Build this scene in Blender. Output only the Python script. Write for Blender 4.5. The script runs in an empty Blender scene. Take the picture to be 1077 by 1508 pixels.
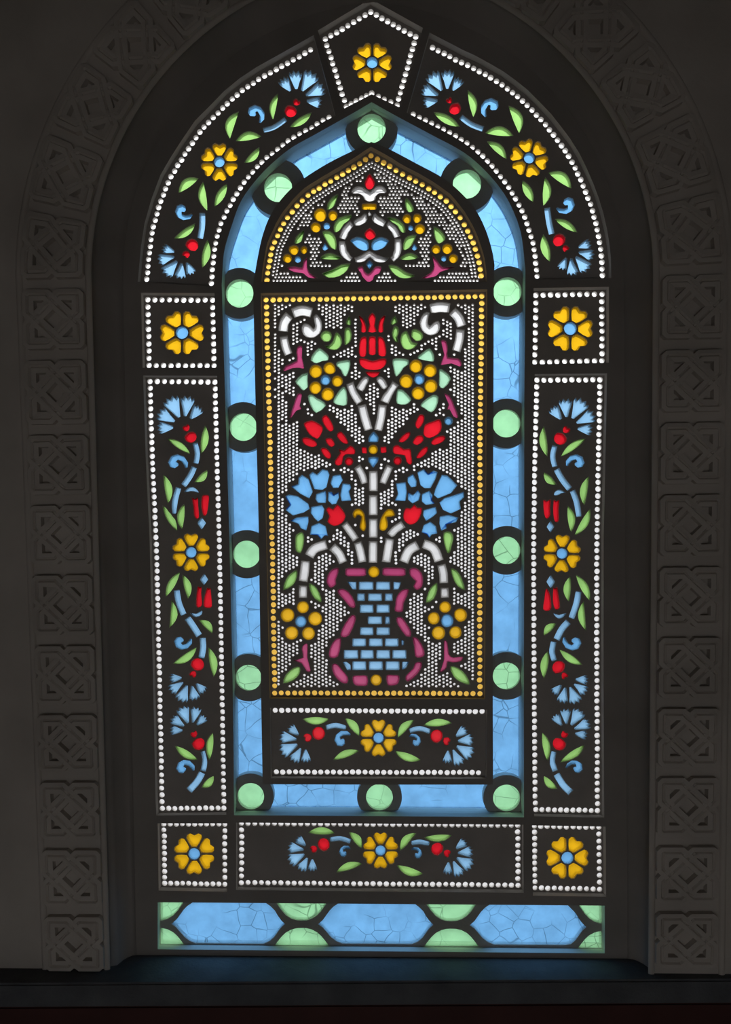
import bpy, bmesh, math, random
from mathutils import Vector, Matrix
from mathutils.geometry import delaunay_2d_cdt
import numpy as np

random.seed(7)
S = bpy.context.scene
C = S.collection

# ---------------------------------------------------------------- camera
FPX, W_PX, H_PX = 1150.0, 1077, 1508
EYE = Vector((0.0, -2.3, 1.70))
n_c = Vector((0.030, -0.060, 1.0))                  # the wall's normal seen from the camera (x right, y down, z forward)
PP = (550 - FPX*0.030, 800 + FPX*0.060)             # principal point in photograph pixels
n_c.normalize()
roll = math.radians(-0.4)
u_c = Vector((math.sin(roll), -math.cos(roll), 0)); u_c -= n_c*u_c.dot(n_c); u_c.normalize()
x_c = n_c.cross(u_c)

def P(px, py, Y=0.0):
    """the point of the plane y = Y that the photograph shows at this pixel, as (x, z)"""
    d = Vector((px-PP[0], py-PP[1], FPX))
    t = (Y-EYE.y)/d.dot(n_c)
    return (d.dot(x_c)*t + EYE.x, d.dot(u_c)*t + EYE.z)

cam = bpy.data.cameras.new('camera'); camo = bpy.data.objects.new('camera', cam); C.objects.link(camo)
M = Matrix(((x_c.x, -x_c.y, -x_c.z), (n_c.x, -n_c.y, -n_c.z), (u_c.x, -u_c.y, -u_c.z)))
camo.matrix_world = Matrix.Translation(EYE) @ M.to_4x4()
cam.sensor_fit = 'VERTICAL'; cam.sensor_height = 36.0; cam.lens = FPX*36.0/H_PX
cam.shift_x = (W_PX/2-PP[0])/H_PX; cam.shift_y = (PP[1]-H_PX/2)/H_PX
cam.clip_start = 0.02
S.camera = camo

# ---------------------------------------------------------------- sky, added fill, exposure
wd = bpy.data.worlds.new('sky'); S.world = wd; wd.use_nodes = True
nt = wd.node_tree; nt.nodes.clear()
wo = nt.nodes.new('ShaderNodeOutputWorld'); bg = nt.nodes.new('ShaderNodeBackground')
tc = nt.nodes.new('ShaderNodeTexCoord'); sx = nt.nodes.new('ShaderNodeSeparateXYZ'); rp = nt.nodes.new('ShaderNodeValToRGB')
mr = nt.nodes.new('ShaderNodeMapRange')
mr.inputs['From Min'].default_value = -1; mr.inputs['From Max'].default_value = 1
nt.links.new(tc.outputs['Generated'], sx.inputs[0]); nt.links.new(sx.outputs['Z'], mr.inputs['Value'])
nt.links.new(mr.outputs[0], rp.inputs[0]); nt.links.new(rp.outputs[0], bg.inputs[0]); nt.links.new(bg.outputs[0], wo.inputs[0])
e = rp.color_ramp.elements                           # bright overcast sky over pale paving
e[0].position = 0.0; e[0].color = (0.44, 0.44, 0.445, 1)
e[1].position = 1.0; e[1].color = (1.0, 1.0, 1.0, 1)
for pos, c in ((0.42, (0.46, 0.465, 0.475, 1)), (0.52, (0.50, 0.51, 0.525, 1)), (0.70, (0.98, 1.0, 1.0, 1))):
    k = e.new(pos); k.color = c
bg.inputs[1].default_value = 2.0
FILL_LIGHT = 2.6                                    # added fill, low behind the viewer; its window is made up
la = bpy.data.lights.new('added_low_fill', 'AREA'); la.shape = 'RECTANGLE'; la.size = 1.7; la.size_y = .9
la.energy = FILL_LIGHT; la.color = (1.0, 0.93, 0.86)
lo = bpy.data.objects.new('added_low_fill', la); C.objects.link(lo)
lo.location = (-0.1, -4.15, .60); lo.rotation_euler = (math.radians(90), 0, 0)
S.view_settings.view_transform = 'Standard'; S.view_settings.look = 'None'
S.view_settings.exposure = 0.0; S.view_settings.gamma = 1.0; S.view_settings.use_curve_mapping = False
cy = S.cycles
cy.max_bounces = 10; cy.diffuse_bounces = 5; cy.glossy_bounces = 3; cy.transmission_bounces = 8; cy.transparent_max_bounces = 12
cy.use_denoising = True; cy.sample_clamp_indirect = 3.0

# ---------------------------------------------------------------- materials
def new_mat(name):
    m = bpy.data.materials.new(name); m.use_nodes = True; t = m.node_tree; t.nodes.clear()
    return m, t, t.nodes.new, t.links.new

def stone(name, c0, c1, scale=6.0, rough=0.9, bump=0.25):
    m, t, N, L = new_mat(name)
    o = N('ShaderNodeOutputMaterial'); b = N('ShaderNodeBsdfPrincipled'); L(b.outputs[0], o.inputs[0])
    g = N('ShaderNodeNewGeometry')
    n1 = N('ShaderNodeTexNoise'); n1.inputs['Scale'].default_value = scale; n1.inputs['Detail'].default_value = 8
    L(g.outputs['Position'], n1.inputs['Vector'])
    r = N('ShaderNodeValToRGB'); r.color_ramp.elements[0].position = .3; r.color_ramp.elements[1].position = .7
    r.color_ramp.elements[0].color = (*c0, 1); r.color_ramp.elements[1].color = (*c1, 1)
    L(n1.outputs['Fac'], r.inputs[0]); L(r.outputs[0], b.inputs['Base Color'])
    n2 = N('ShaderNodeTexNoise'); n2.inputs['Scale'].default_value = scale*14; n2.inputs['Detail'].default_value = 5
    L(g.outputs['Position'], n2.inputs['Vector'])
    bp = N('ShaderNodeBump'); bp.inputs['Strength'].default_value = bump; bp.inputs['Distance'].default_value = 0.004
    L(n2.outputs['Fac'], bp.inputs['Height']); L(bp.outputs[0], b.inputs['Normal'])
    b.inputs['Roughness'].default_value = rough
    return m

def glass(name, col, cracks=False, frost=0.52, vary=0.12):
    """coloured frosted window glass: part clear, part diffusing, a little surface gloss"""
    m, t, N, L = new_mat(name)
    o = N('ShaderNodeOutputMaterial'); g = N('ShaderNodeNewGeometry')
    n1 = N('ShaderNodeTexNoise'); n1.inputs['Scale'].default_value = 22; n1.inputs['Detail'].default_value = 4
    L(g.outputs['Position'], n1.inputs['Vector'])
    mp = N('ShaderNodeMapRange'); mp.inputs['From Min'].default_value = .3; mp.inputs['From Max'].default_value = .7
    mp.inputs['To Min'].default_value = 1-vary; mp.inputs['To Max'].default_value = 1+vary*.4
    L(n1.outputs['Fac'], mp.inputs['Value'])
    val = mp.outputs[0]
    if cracks:
        wv = N('ShaderNodeTexNoise'); wv.inputs['Scale'].default_value = 9
        L(g.outputs['Position'], wv.inputs['Vector'])
        ad = N('ShaderNodeVectorMath'); ad.operation = 'MULTIPLY_ADD'
        ad.inputs[1].default_value = (.03, .03, .03); L(wv.outputs['Color'], ad.inputs[0]); L(g.outputs['Position'], ad.inputs[2])
        v = N('ShaderNodeTexVoronoi'); v.feature = 'DISTANCE_TO_EDGE'; v.inputs['Scale'].default_value = 19
        L(ad.outputs[0], v.inputs['Vector'])
        m1 = N('ShaderNodeMapRange'); m1.inputs['From Min'].default_value = 0.010; m1.inputs['From Max'].default_value = 0.028
        m1.inputs['To Min'].default_value = 1; m1.inputs['To Max'].default_value = 0
        L(v.outputs['Distance'], m1.inputs['Value'])
        n3 = N('ShaderNodeTexNoise'); n3.inputs['Scale'].default_value = 7
        L(g.outputs['Position'], n3.inputs['Vector'])
        m2 = N('ShaderNodeMapRange'); m2.inputs['From Min'].default_value = .43; m2.inputs['From Max'].default_value = .56
        m2.inputs['To Max'].default_value = .5
        L(n3.outputs['Fac'], m2.inputs['Value'])
        mm = N('ShaderNodeMath'); mm.operation = 'MULTIPLY'; L(m1.outputs[0], mm.inputs[0]); L(m2.outputs[0], mm.inputs[1])
        sb = N('ShaderNodeMath'); sb.operation = 'SUBTRACT'; sb.inputs[0].default_value = 1; L(mm.outputs[0], sb.inputs[1])
        m3 = N('ShaderNodeMath'); m3.operation = 'MULTIPLY'; L(sb.outputs[0], m3.inputs[0]); L(val, m3.inputs[1]); val = m3.outputs[0]
    mx = N('ShaderNodeVectorMath'); mx.operation = 'SCALE'; mx.inputs[0].default_value = col
    L(val, mx.inputs['Scale'])
    tr = N('ShaderNodeBsdfTransparent'); tl = N('ShaderNodeBsdfTranslucent'); gl = N('ShaderNodeBsdfGlossy')
    L(mx.outputs[0], tr.inputs[0]); L(mx.outputs[0], tl.inputs[0]); gl.inputs['Roughness'].default_value = .2
    a = N('ShaderNodeMixShader'); a.inputs[0].default_value = frost; L(tr.outputs[0], a.inputs[1]); L(tl.outputs[0], a.inputs[2])
    b = N('ShaderNodeMixShader'); b.inputs[0].default_value = .03; L(a.outputs[0], b.inputs[1]); L(gl.outputs[0], b.inputs[2])
    L(b.outputs[0], o.inputs[0])
    return m

MAT = {
    'plaster': stone('grey_plaster', (.30, .28, .26), (.40, .37, .345), 4, .95, .2),
    'lattice': stone('pierced_plaster_face_shaded', (.40, .37, .345), (.47, .435, .41), 12, .95, .2),  # same plaster as the cut sides, its unlit look put into the colour
    'cut': stone('plaster_cut_lit', (.66, .64, .61), (.74, .72, .69), 12, .95, .1),  # same plaster toned lighter, to carry the coloured glow of the glass
    'stone': stone('carved_stone', (.50, .46, .42), (.66, .61, .56), 3.5, .9, .35),
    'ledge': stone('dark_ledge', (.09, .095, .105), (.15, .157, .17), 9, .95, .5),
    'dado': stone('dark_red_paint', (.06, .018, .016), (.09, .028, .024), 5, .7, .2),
    'floor': stone('pale_carpet', (.42, .36, .30), (.50, .43, .36), 8, 1, .2),
    'white': glass('white_glass', (.84, .84, .85)),
    'pearl': glass('pearl_glass', (.92, .91, .91), frost=.2, vary=.05),
    'red': glass('red_glass', (.76, .014, .028)),
    'yellow': glass('amber_glass', (.90, .50, .012)),
    'gold': glass('pale_amber_glass', (.95, .57, .10), frost=.25),
    'blue': glass('blue_glass', (.18, .48, .86)),
    'paleblue': glass('pale_blue_glass', (.30, .58, .88)),
    'green': glass('leaf_green_glass', (.36, .68, .20)),
    'mint': glass('mint_glass', (.45, .80, .55)),
    'pink': glass('magenta_glass', (.52, .07, .20)),
    'pane': glass('band_blue_glass', (.185, .47, .84), cracks=True, frost=.3, vary=.18),
    'disc': glass('roundel_green_glass', (.36, .76, .42), cracks=True, frost=.35, vary=.15),
}

# ---------------------------------------------------------------- helpers
def mesh_obj(name, verts, faces, mat, parent=None, smooth=False):
    me = bpy.data.meshes.new(name); me.from_pydata(verts, [], faces); me.update()
    if mat: me.materials.append(mat)
    if smooth:
        for p in me.polygons: p.use_smooth = True
    o = bpy.data.objects.new(name, me); C.objects.link(o)
    if parent: o.parent = parent
    return o

def empty(name, parent=None, label=None, cat=None, group=None):
    o = bpy.data.objects.new(name, None); C.objects.link(o)
    o.empty_display_size = .02
    if parent: o.parent = parent
    if label: o['label'] = label
    if cat: o['category'] = cat
    if group: o['group'] = group
    return o

def area(p): return .5*sum(p[i-1][0]*p[i][1]-p[i][0]*p[i-1][1] for i in range(len(p)))
def ccw(p): return list(p) if area(p) > 0 else list(reversed(p))

def offset(poly, d):
    """shrink (d > 0) a counter-clockwise outline by d along its corner bisectors"""
    n = len(poly); out = []
    for i in range(n):
        a, b, c = Vector(poly[i-1]), Vector(poly[i]), Vector(poly[(i+1) % n])
        e1 = (b-a); e2 = (c-b)
        if e1.length < 1e-9 or e2.length < 1e-9: out.append(tuple(b)); continue
        e1.normalize(); e2.normalize()
        n1 = Vector((-e1.y, e1.x)); n2 = Vector((-e2.y, e2.x))
        m = n1+n2
        if m.length < .2: m = n1
        m.normalize(); k = d/max(m.dot(n1), .6)
        out.append(tuple(b+m*k))
    return out

def catmull(pts, sub=3, closed=True):
    n = len(pts); out = []
    rng = range(n) if closed else range(n-1)
    for i in rng:
        g = (lambda k: pts[k % n]) if closed else (lambda k: pts[max(0, min(n-1, k))])
        p0, p1, p2, p3 = (Vector(g(i+k)) for k in (-1, 0, 1, 2))
        for s in range(sub):
            t = s/sub
            out.append(tuple(.5*((2*p1)+(p2-p0)*t+(2*p0-5*p1+4*p2-p3)*t*t+(3*p1-p0-3*p2+p3)*t**3)))
    if not closed: out.append(tuple(pts[-1]))
    return out

def chaikin(pts, r=.2):
    out = []
    for i in range(len(pts)):
        a, b, c = Vector(pts[i-1]), Vector(pts[i]), Vector(pts[(i+1) % len(pts)])
        out += [tuple(b+(a-b)*r), tuple(b+(c-b)*r)]
    return out

def resample(pts, pitch):
    L = [0]
    for i in range(1, len(pts)): L.append(L[-1]+(Vector(pts[i])-Vector(pts[i-1])).length)
    n = max(1, round(L[-1]/pitch)); out = []; j = 0
    for k in range(n+1):
        s = L[-1]*k/n
        while j < len(pts)-2 and L[j+1] < s: j += 1
        t = (s-L[j])/max(L[j+1]-L[j], 1e-9)
        out.append(tuple(Vector(pts[j]).lerp(Vector(pts[j+1]), t)))
    return out

def inside(pt, poly):
    x, y = pt; c = False
    for i in range(len(poly)):
        (x1, y1), (x2, y2) = poly[i-1], poly[i]
        if (y1 > y) != (y2 > y) and x < (x2-x1)*(y-y1)/(y2-y1)+x1: c = not c
    return c

def in_poly(pts, poly):
    """which of the points lie inside the outline"""
    c = np.zeros(len(pts), bool); x, y = pts[:, 0], pts[:, 1]; n = len(poly)
    for i in range(n):
        (x1, y1), (x2, y2) = poly[i-1], poly[i]
        if y1 == y2: continue
        c ^= ((y1 > y) != (y2 > y)) & (x < (x2-x1)*(y-y1)/(y2-y1)+x1)
    return c

# outlines below are read off the photograph; crop(ox, oy, s) turns the coordinates of an enlargement into its pixels
def crop(ox, oy, s): return lambda pts: [(ox+x/s, oy+y/s) for x, y in pts]
A = crop(200, 0, 2.9917); B = crop(530, 0, 2.9108); CC = crop(380, 220, 3.1676)
D = crop(380, 420, 3.1676); E_ = crop(380, 620, 3.1676); F = crop(380, 820, 3.1676)
LG = crop(195, 420, 3.97); LH = crop(195, 780, 3.505); RG = crop(715, 420, 3.97); RH = crop(715, 780, 3.505)
BI = crop(330, 1030, 2.3933); BJ = crop(220, 1190, 3.0771); BK = crop(550, 1190, 2.9917)

# --- outline generators (all in photograph pixels)
def leaf(b, t, w, bend=None):
    b, t = Vector(b), Vector(t); d = t-b; n = Vector((-d.y, d.x)).normalized()
    k = (bend if bend is not None else .10)*d.length
    l, r = [], []
    for i in range(9):
        s = i/8; c = b+d*s+n*k*4*s*(1-s); h = w/2*math.sin(math.pi*s)**.85
        if i in (0, 8): l.append(tuple(c)) if i == 0 else r.append(tuple(c))
        else: l.append(tuple(c+n*h)); r.append(tuple(c-n*h))
    tip = r.pop()
    return l+[tip]+r[::-1]

def stroke(pts, w, w2=None):
    c = catmull(pts, 4, False); w2 = w if w2 is None else w2; l, r = [], []
    for i, p in enumerate(c):
        a = Vector(c[max(0, i-1)]); b = Vector(c[min(len(c)-1, i+1)]); d = (b-a).normalized(); n = Vector((-d.y, d.x))
        h = (w+(w2-w)*i/(len(c)-1))/2
        l.append(tuple(Vector(p)+n*h)); r.append(tuple(Vector(p)-n*h))
    return l+r[::-1]

def disc(c, r, n=14): return [(c[0]+r*math.cos(2*math.pi*i/n), c[1]+r*math.sin(2*math.pi*i/n)) for i in range(n)]

CURL = [(322,1067),(326,1035),(302,1000),(262,987),(226,999),(207,1035),(220,1063),(246,1071),(268,1056),(270,1042),(256,1030),(264,1021),(286,1030),(302,1052),(308,1068)]
def curl(h, t, side):
    h0, t0 = complex(240, 1035), complex(322, 1066)
    H, T = complex(*h), complex(*t); out = []
    for x, y in CURL:
        z = (complex(x, y)-h0)/(t0-h0)
        if side == 'R': z = z.conjugate()
        q = H+z*(T-H); out.append((q.real, q.imag))
    return out

def heart(c, R, a):
    """one heart-shaped petal pointing outwards at angle a"""
    pr = [(.34, -.13), (.55, -.28), (.80, -.40), (.95, -.35), (1.02, -.20), (.92, 0), (1.02, .20), (.95, .35), (.80, .40), (.55, .28), (.34, .13)]
    ca, sa = math.cos(a), math.sin(a)
    return [(c[0]+R*(r*ca-t*sa), c[1]-R*(r*sa+t*ca)) for r, t in pr]

def fan(c, R, ax):
    """the five toothed petals of a carnation, its axis at ax degrees (counter-clockwise, up = 90)"""
    out = []
    for off, ln, hw in ((64, .84, 15.5), (31, .94, 16.5), (-2, 1.05, 17.5), (-35, .99, 16), (-67, .83, 15)):
        a0 = ax+off; pts = []
        for q, rr in ((-.30, .36), (-.85, .62), (-1.0, .88), (-.82, 1.0), (-.55, .90), (-.33, 1.03), (0, .92), (.33, 1.03), (.55, .90), (.82, 1.0), (1.0, .88), (.85, .62), (.30, .36)):
            r = R*(rr*ln if rr > .5 else rr*.95); an = math.radians(a0+q*hw*(1.5 if rr < .5 else 1))
            pts.append((c[0]+r*math.cos(an), c[1]-r*math.sin(an)))
        out.append(pts)
    return out

# ---------------------------------------------------------------- pierced panels
PX = 0.002                                           # one photograph pixel on the window, in metres

def slab(name, outer, holes, y, th, mat, parent, cut=None):
    """a plate with real holes: holes = [(front ring, back ring)], all in (x, z), counter-clockwise"""
    co = [Vector(p) for p in outer]; n0 = len(co); back = list(outer)
    eds = [(i, (i+1) % n0) for i in range(n0)]
    for fr, bk in holes:
        i = len(co); m = len(fr); co += [Vector(p) for p in fr]; back += bk
        eds += [(i+k, i+(k+1) % m) for k in range(m)]
    v2, e2, f2, ov, oe, of = delaunay_2d_cdt(co, eds, [], 0, 1e-7, True)
    V = [(p.x, y, p.y) for p in v2]; nv = len(V); Fc = []
    for i, p in enumerate(v2):
        q = back[ov[i][0]] if ov[i] else (p.x, p.y)
        V.append((q[0], y+th, q[1]))
    cen = np.array([[sum(v2[k].x for k in f)/3, sum(v2[k].y for k in f)/3] for f in f2])
    solid = in_poly(cen, outer)
    order = np.argsort(cen[:, 0]); cs = cen[order]
    for fr, _ in holes:
        a = np.array(fr); lo, hi = np.searchsorted(cs[:, 0], [a[:, 0].min(), a[:, 0].max()])
        ids = order[lo:hi]; ids = ids[(cen[ids, 1] > a[:, 1].min()) & (cen[ids, 1] < a[:, 1].max())]
        if len(ids): solid[ids[in_poly(cen[ids], fr)]] = False
    for f, ok in zip(f2, solid):
        if ok: Fc.append(tuple(f)); Fc.append(tuple(k+nv for k in reversed(f)))
    edge = {}
    for f in Fc[::2]:
        for k in range(3):
            a, b = f[k], f[(k+1) % 3]
            if (b, a) in edge: del edge[(b, a)]
            else: edge[(a, b)] = 1
    nf = len(Fc)
    for a, b in edge: Fc.append((b, a, a+nv, b+nv))
    o = mesh_obj(name, V, Fc, mat, parent)
    if cut:
        o.data.materials.append(cut)
        for p in o.data.polygons:
            if p.index >= nf: p.material_index = 1
    return o

class Panel:
    """one pierced plaster panel with its glass; outlines are given in photograph pixels"""
    def __init__(self, name, label, outer, y=.026, th=.014, group=None, bevel=2.3):
        self.y, self.th, self.bv = y, th, bevel*PX
        self.root = empty(name, None, label, 'glass panel', group)
        self.outer = ccw(outer)                      # (x, z)
        self.holes = []; self.rings = []; self.todo = []; self.gap = 1.2
    def w(self, pts): return ccw([P(x, y, self.y) for x, y in pts])
    def cut(self, ring, bv=None):
        b = self.bv if bv is None else bv
        self.holes.append((ring, offset(ring, b))); self.rings.append(ring)
    def piece(self, name, pts, mat, parent=None, bv=None, depth=.9):
        """a hole with sloping sides and a domed piece of glass set in it (built once its neighbours are known)"""
        self.todo.append([name, self.w(pts), mat, parent or self.root, self.bv if bv is None else bv, depth])
        self.rings.append(self.todo[-1][1])
    def part_neighbours(self, gap):
        """pull outlines back wherever two pieces of glass would touch: plaster stays between them"""
        for it in range(14):
            moved = False; bb = [(np.min(t[1], 0)-gap, np.max(t[1], 0)+gap) for t in self.todo]
            new = []
            for i, t in enumerate(self.todo):
                bad = np.zeros(len(t[1]), bool)
                for j, u in enumerate(self.todo):
                    if i == j or (bb[i][0] > bb[j][1]).any() or (bb[i][1] < bb[j][0]).any(): continue
                    bad |= ~np.array(clear_of(t[1], [u[1]], gap))
                if bad.any():
                    moved = True; ins = offset(t[1], .4*PX)
                    sp = bad | np.roll(bad, 1) | np.roll(bad, -1)
                    new.append([ins[k] if sp[k] else t[1][k] for k in range(len(bad))])
                else: new.append(t[1])
            for t, r in zip(self.todo, new): t[1] = r
            if not moved: break
    def set_pieces(self):
        self.part_neighbours(self.gap*PX)
        for name, ring, mat, parent, b, depth in self.todo:
            self.cut(ring, b)
            n = len(ring); r0 = offset(ring, -.0003); r1 = offset(ring, b*.55); r2 = offset(ring, b*.98)
            V = [(p[0], self.y+self.th*.50, p[1]) for p in r0]+[(p[0], self.y+self.th*.24, p[1]) for p in r1]+[(p[0], self.y+self.th*.12, p[1]) for p in r2]
            Fc = [(i, (i+1) % n, n+(i+1) % n, n+i) for i in range(n)]+[(n+i, n+(i+1) % n, 2*n+(i+1) % n, 2*n+i) for i in range(n)]+[tuple(range(2*n, 3*n))]
            mesh_obj(name, V, Fc, MAT[mat], parent)
    def bead_mesh(self, r, mat, seg=10):
        V = [(r*1.06*math.cos(2*math.pi*i/seg), 0, r*1.06*math.sin(2*math.pi*i/seg)) for i in range(seg)]
        V += [(r*.6*math.cos(2*math.pi*i/seg), -.0016, r*.6*math.sin(2*math.pi*i/seg)) for i in range(seg)]+[(0, -.0022, 0)]
        Fc = [(i, (i+1) % seg, seg+(i+1) % seg, seg+i) for i in range(seg)]+[(seg+i, seg+(i+1) % seg, 2*seg) for i in range(seg)]
        me = bpy.data.meshes.new('bead'); me.from_pydata(V, [], Fc); me.update(); me.materials.append(MAT[mat])
        for p in me.polygons: p.use_smooth = True
        return me
    def beads(self, pts, rpx, mat='pearl', name='pearl', jit=.35):
        """round glass beads in holes of their own, one object each"""
        r = rpx*PX; me = self.bead_mesh(r, mat)
        for x, y in pts:
            c = P(x+random.uniform(-jit, jit), y+random.uniform(-jit, jit), self.y); q = r*random.uniform(.95, 1.05)
            ring = [(c[0]+q*math.cos(2*math.pi*i/10), c[1]+q*math.sin(2*math.pi*i/10)) for i in range(10)]
            self.holes.append((ring, offset(ring, -.0009)))
            o = bpy.data.objects.new(name, me); o.location = (c[0], self.y+.0030, c[1]); o.parent = self.root; C.objects.link(o)
    def ground(self, pts, rpx, label):
        """the tiny beads of the ground: too many to lift out one by one"""
        V, Fc = [], []
        for x, y in pts:
            c = P(x, y, self.y); r = rpx*PX*random.uniform(.92, 1.06)
            ring = [(c[0]+r*math.cos(math.pi*i/4), c[1]+r*math.sin(math.pi*i/4)) for i in range(8)]
            self.holes.append((ring, offset(ring, -.0003))); b = len(V)
            V += [(c[0]+(p[0]-c[0])*1.08, self.y+.003, c[1]+(p[1]-c[1])*1.08) for p in ring]+[(c[0], self.y+.0012, c[1])]
            Fc += [(b+i, b+(i+1) % 8, b+8) for i in range(8)]
        o = mesh_obj('ground_pearls', V, Fc, MAT['pearl'], self.root, True); o['kind'] = 'stuff'; o['label'] = label
    # --- motifs
    LOOK = {'heart_flower': 'yellow flower of six heart-shaped petals around a blue eye', 'carnation': 'blue carnation of five toothed petals with a red calyx',
            'small_tulip': 'small red tulip with a blue bud', 'round_petal_flower': 'flower of round amber petals around a blue eye', 'white_knot': 'white scrolling knot with an amber clasp',
            'white_scroll': 'white hooked scroll in jointed pieces', 'leaf_spray': 'spray of green crescent leaves', 'red_tulip': 'large red tulip in many pieces', 'white_stems': 'jointed white stems rising from the vase',
            'blue_carnation': 'large blue carnation with a red calyx', 'vase': 'magenta-rimmed vase filled with pale blue bricks'}
    def sub(self, name): return empty(name, self.root, self.LOOK[name])
    def heart_flower(self, c, R, ax, eye=.30):
        g = self.sub('heart_flower')
        for k in range(6): self.piece('petal', heart(c, R*1.03, math.radians(ax+60*k)), 'yellow', g)
        self.piece('flower_eye', disc(c, R*eye, 12), 'blue', g, .0015)
    def carnation(self, c, R, ax, big=None, small=None, rb=8, rs=5.2):
        g = self.sub('carnation')
        for f in fan(c, R, ax): self.piece('petal', f, 'paleblue', g, .0032)
        if big: self.piece('calyx', disc(big, rb*1.1, 12), 'red', g)
        if small:
            a = math.atan2(-(small[1]-big[1]), small[0]-big[0])
            lob = [(1.0, -.55), (.7, -.2), (1.0, .25), (.75, .75), (0, .95), (-.8, .55), (-.95, 0), (-.7, -.7), (0, -1.0), (.7, -.95)]
            self.piece('calyx', [(small[0]+rs*1.12*(x*math.cos(a)-y*math.sin(a)), small[1]-rs*1.12*(x*math.sin(a)+y*math.cos(a))) for x, y in lob], 'red', g, .0025)
    def leaves(self, T, s, items):
        for b, t, w, *k in items: self.piece('leaf', leaf(T([b])[0], T([t])[0], w*1.08/s, k[0] if k else None), 'green', None, .0028)
    def stems(self, T, s, items, mat='paleblue'):
        for pts, w in items: self.piece('stem', stroke(T(pts), w/s), mat, None, .003)
    def polys(self, T, items, mat, name, parent=None, smooth=True, bv=None):
        if bv is None and mat == 'red': bv = .0036
        for p in items:
            q = T(p); q = catmull(q, 2) if smooth else chaikin(q, .05 if bv == .0030 else .14)
            self.piece(name, q, mat, parent, bv)
    def daisy(self, T, s, c, r_eye, petals):
        g = self.sub('round_petal_flower')
        for x, y, r in petals: self.piece('petal', disc(T([(x, y)])[0], r/s, 14), 'yellow', g)
        self.piece('flower_eye', disc(T([c])[0], r_eye/s, 14), 'blue', g)
    def close(self):
        self.set_pieces()
        self.lattice = slab('lattice', self.outer, self.holes, self.y, self.th, MAT['lattice'], self.root, MAT['cut'])

def clear_of(pts, rings, lim):
    """the points that stay farther than lim from every outline (pixels -> metres on the panel)"""
    keep = np.ones(len(pts), bool); q = np.array(pts)
    for r in rings:
        a = np.array(r); b = np.roll(a, -1, 0); lo = a.min(0)-lim; hi = a.max(0)+lim
        idx = np.where(keep & (q > lo).all(1) & (q < hi).all(1))[0]
        if not len(idx): continue
        p = q[idx][:, None, :]; d = b-a; L2 = (d*d).sum(1)+1e-12
        t = np.clip(((p-a)*d).sum(2)/L2, 0, 1); near = (((a+t[..., None]*d)-p)**2).sum(2).min(1) < lim*lim
        ins = np.array([inside(tuple(q[i]), r) for i in idx]); keep[idx[near | ins]] = False
    return keep

def rect_line(c, n): return [tuple(Vector(c[0]).lerp(Vector(c[1]), k/n)) for k in range(n+1)]
def ring_of(corners, counts):
    out = []
    for i in range(4):
        a, b = Vector(corners[i]), Vector(corners[(i+1) % 4])
        out += [tuple(a.lerp(b, k/counts[i])) for k in range(counts[i])]
    return out
OPEN = []                                            # the frame's openings, (x, z) outlines at the front plane
PEARL_R = 4.05
def margin(pts, y, m): return offset(ccw([P(a, b, y) for a, b in pts]), -m*PX)

PY = .026                                            # the pierced panels sit this far behind the frame's face
# ---- square corner panels
def square(label, corners, n, c, R, ax):
    OPEN.append(margin(corners, PY, 6.0))
    p = Panel('square_flower_panel', label, margin(corners, PY, 11), PY, group=None)
    p.beads(ring_of(corners, n), PEARL_R); p.heart_flower(c, R, ax); p.close()
square('square glass panel with yellow heart-petalled flower, above the tall panel on the left', LG([(90,85),(468,87),(478,470),(98,470)]), (9,9,9,9), (268.0,489.8), 31, 0)
square('square glass panel with yellow heart-petalled flower, above the tall panel on the right', RG([(296,58),(683,52),(683,442),(290,450)]), (9,9,9,9), (840.4,483.7), 32, 0)
square('small square yellow-flower panel at the bottom left, beside the long carnation panel', BJ([(66,73),(342,73),(342,345),(70,340)]), (10,9,10,10), (286,1257.6), 29, 90)
square('small square yellow-flower panel at the bottom right, beside the long carnation panel', BK([(710,80),(995,85),(997,357),(713,352)]), (10,9,10,10), (836.1,1263.5), 30, 0)

# ---- keystone panel
key = [(546,17.4),(612.5,54.3),(585,154.6),(547.6,137),(510,156.5),(479,57.5)]
OPEN.append(margin(key, PY, 8.0))
p = Panel('keystone_panel', 'five-sided keystone panel at the arch point with a single yellow flower', margin(key, PY, 11), PY)
kb = []
for i in range(6):
    kb += resample([key[i], key[(i+1) % 6]], 9.4)[:-1]
p.beads(kb, 4.0); p.heart_flower((548.3, 91.9), 28, 0, .33); p.close()

# ---- the two halves of the arch
def arch_panel(label, outer, inner, fill):
    bound = outer+inner[::-1]
    OPEN.append(margin(bound, PY, 8.5))
    p = Panel('arch_panel', label, margin(bound, PY, 12), PY)
    p.beads(resample(outer, 9.75), 3.95); p.beads(resample(inner, 9.9), 3.85)
    fill(p); p.close()
AL_O = A([(48,1230),(60,1105),(75,1005),(105,900),(143,800),(185,728),(235,650),(290,570),(357,503),(415,443),(480,390),(553,342),(625,302),(700,260),(771,220)])
AL_I = A([(333,1247),(337,1185),(345,1115),(355,1048),(372,992),(400,930),(433,873),(475,805),(525,745),(570,700),(615,665),(665,625),(720,592),(775,562),(825,530),(852,517)])
AR_O = B([(1041,1180),(1040,1120),(1033,1060),(1023,1000),(1008,935),(988,870),(965,810),(938,748),(908,688),(873,632),(832,578),(792,527),(745,478),(695,428),(645,388),(595,352),(540,320),(480,287),(425,262),(370,233),(312,203)])
AR_I = B([(762,1185),(758,1150),(752,1095),(742,1035),(725,978),(705,922),(677,865),(645,812),(610,763),(572,715),(530,672),(490,635),(448,605),(398,575),(345,547),(290,520),(230,490)])
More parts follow.
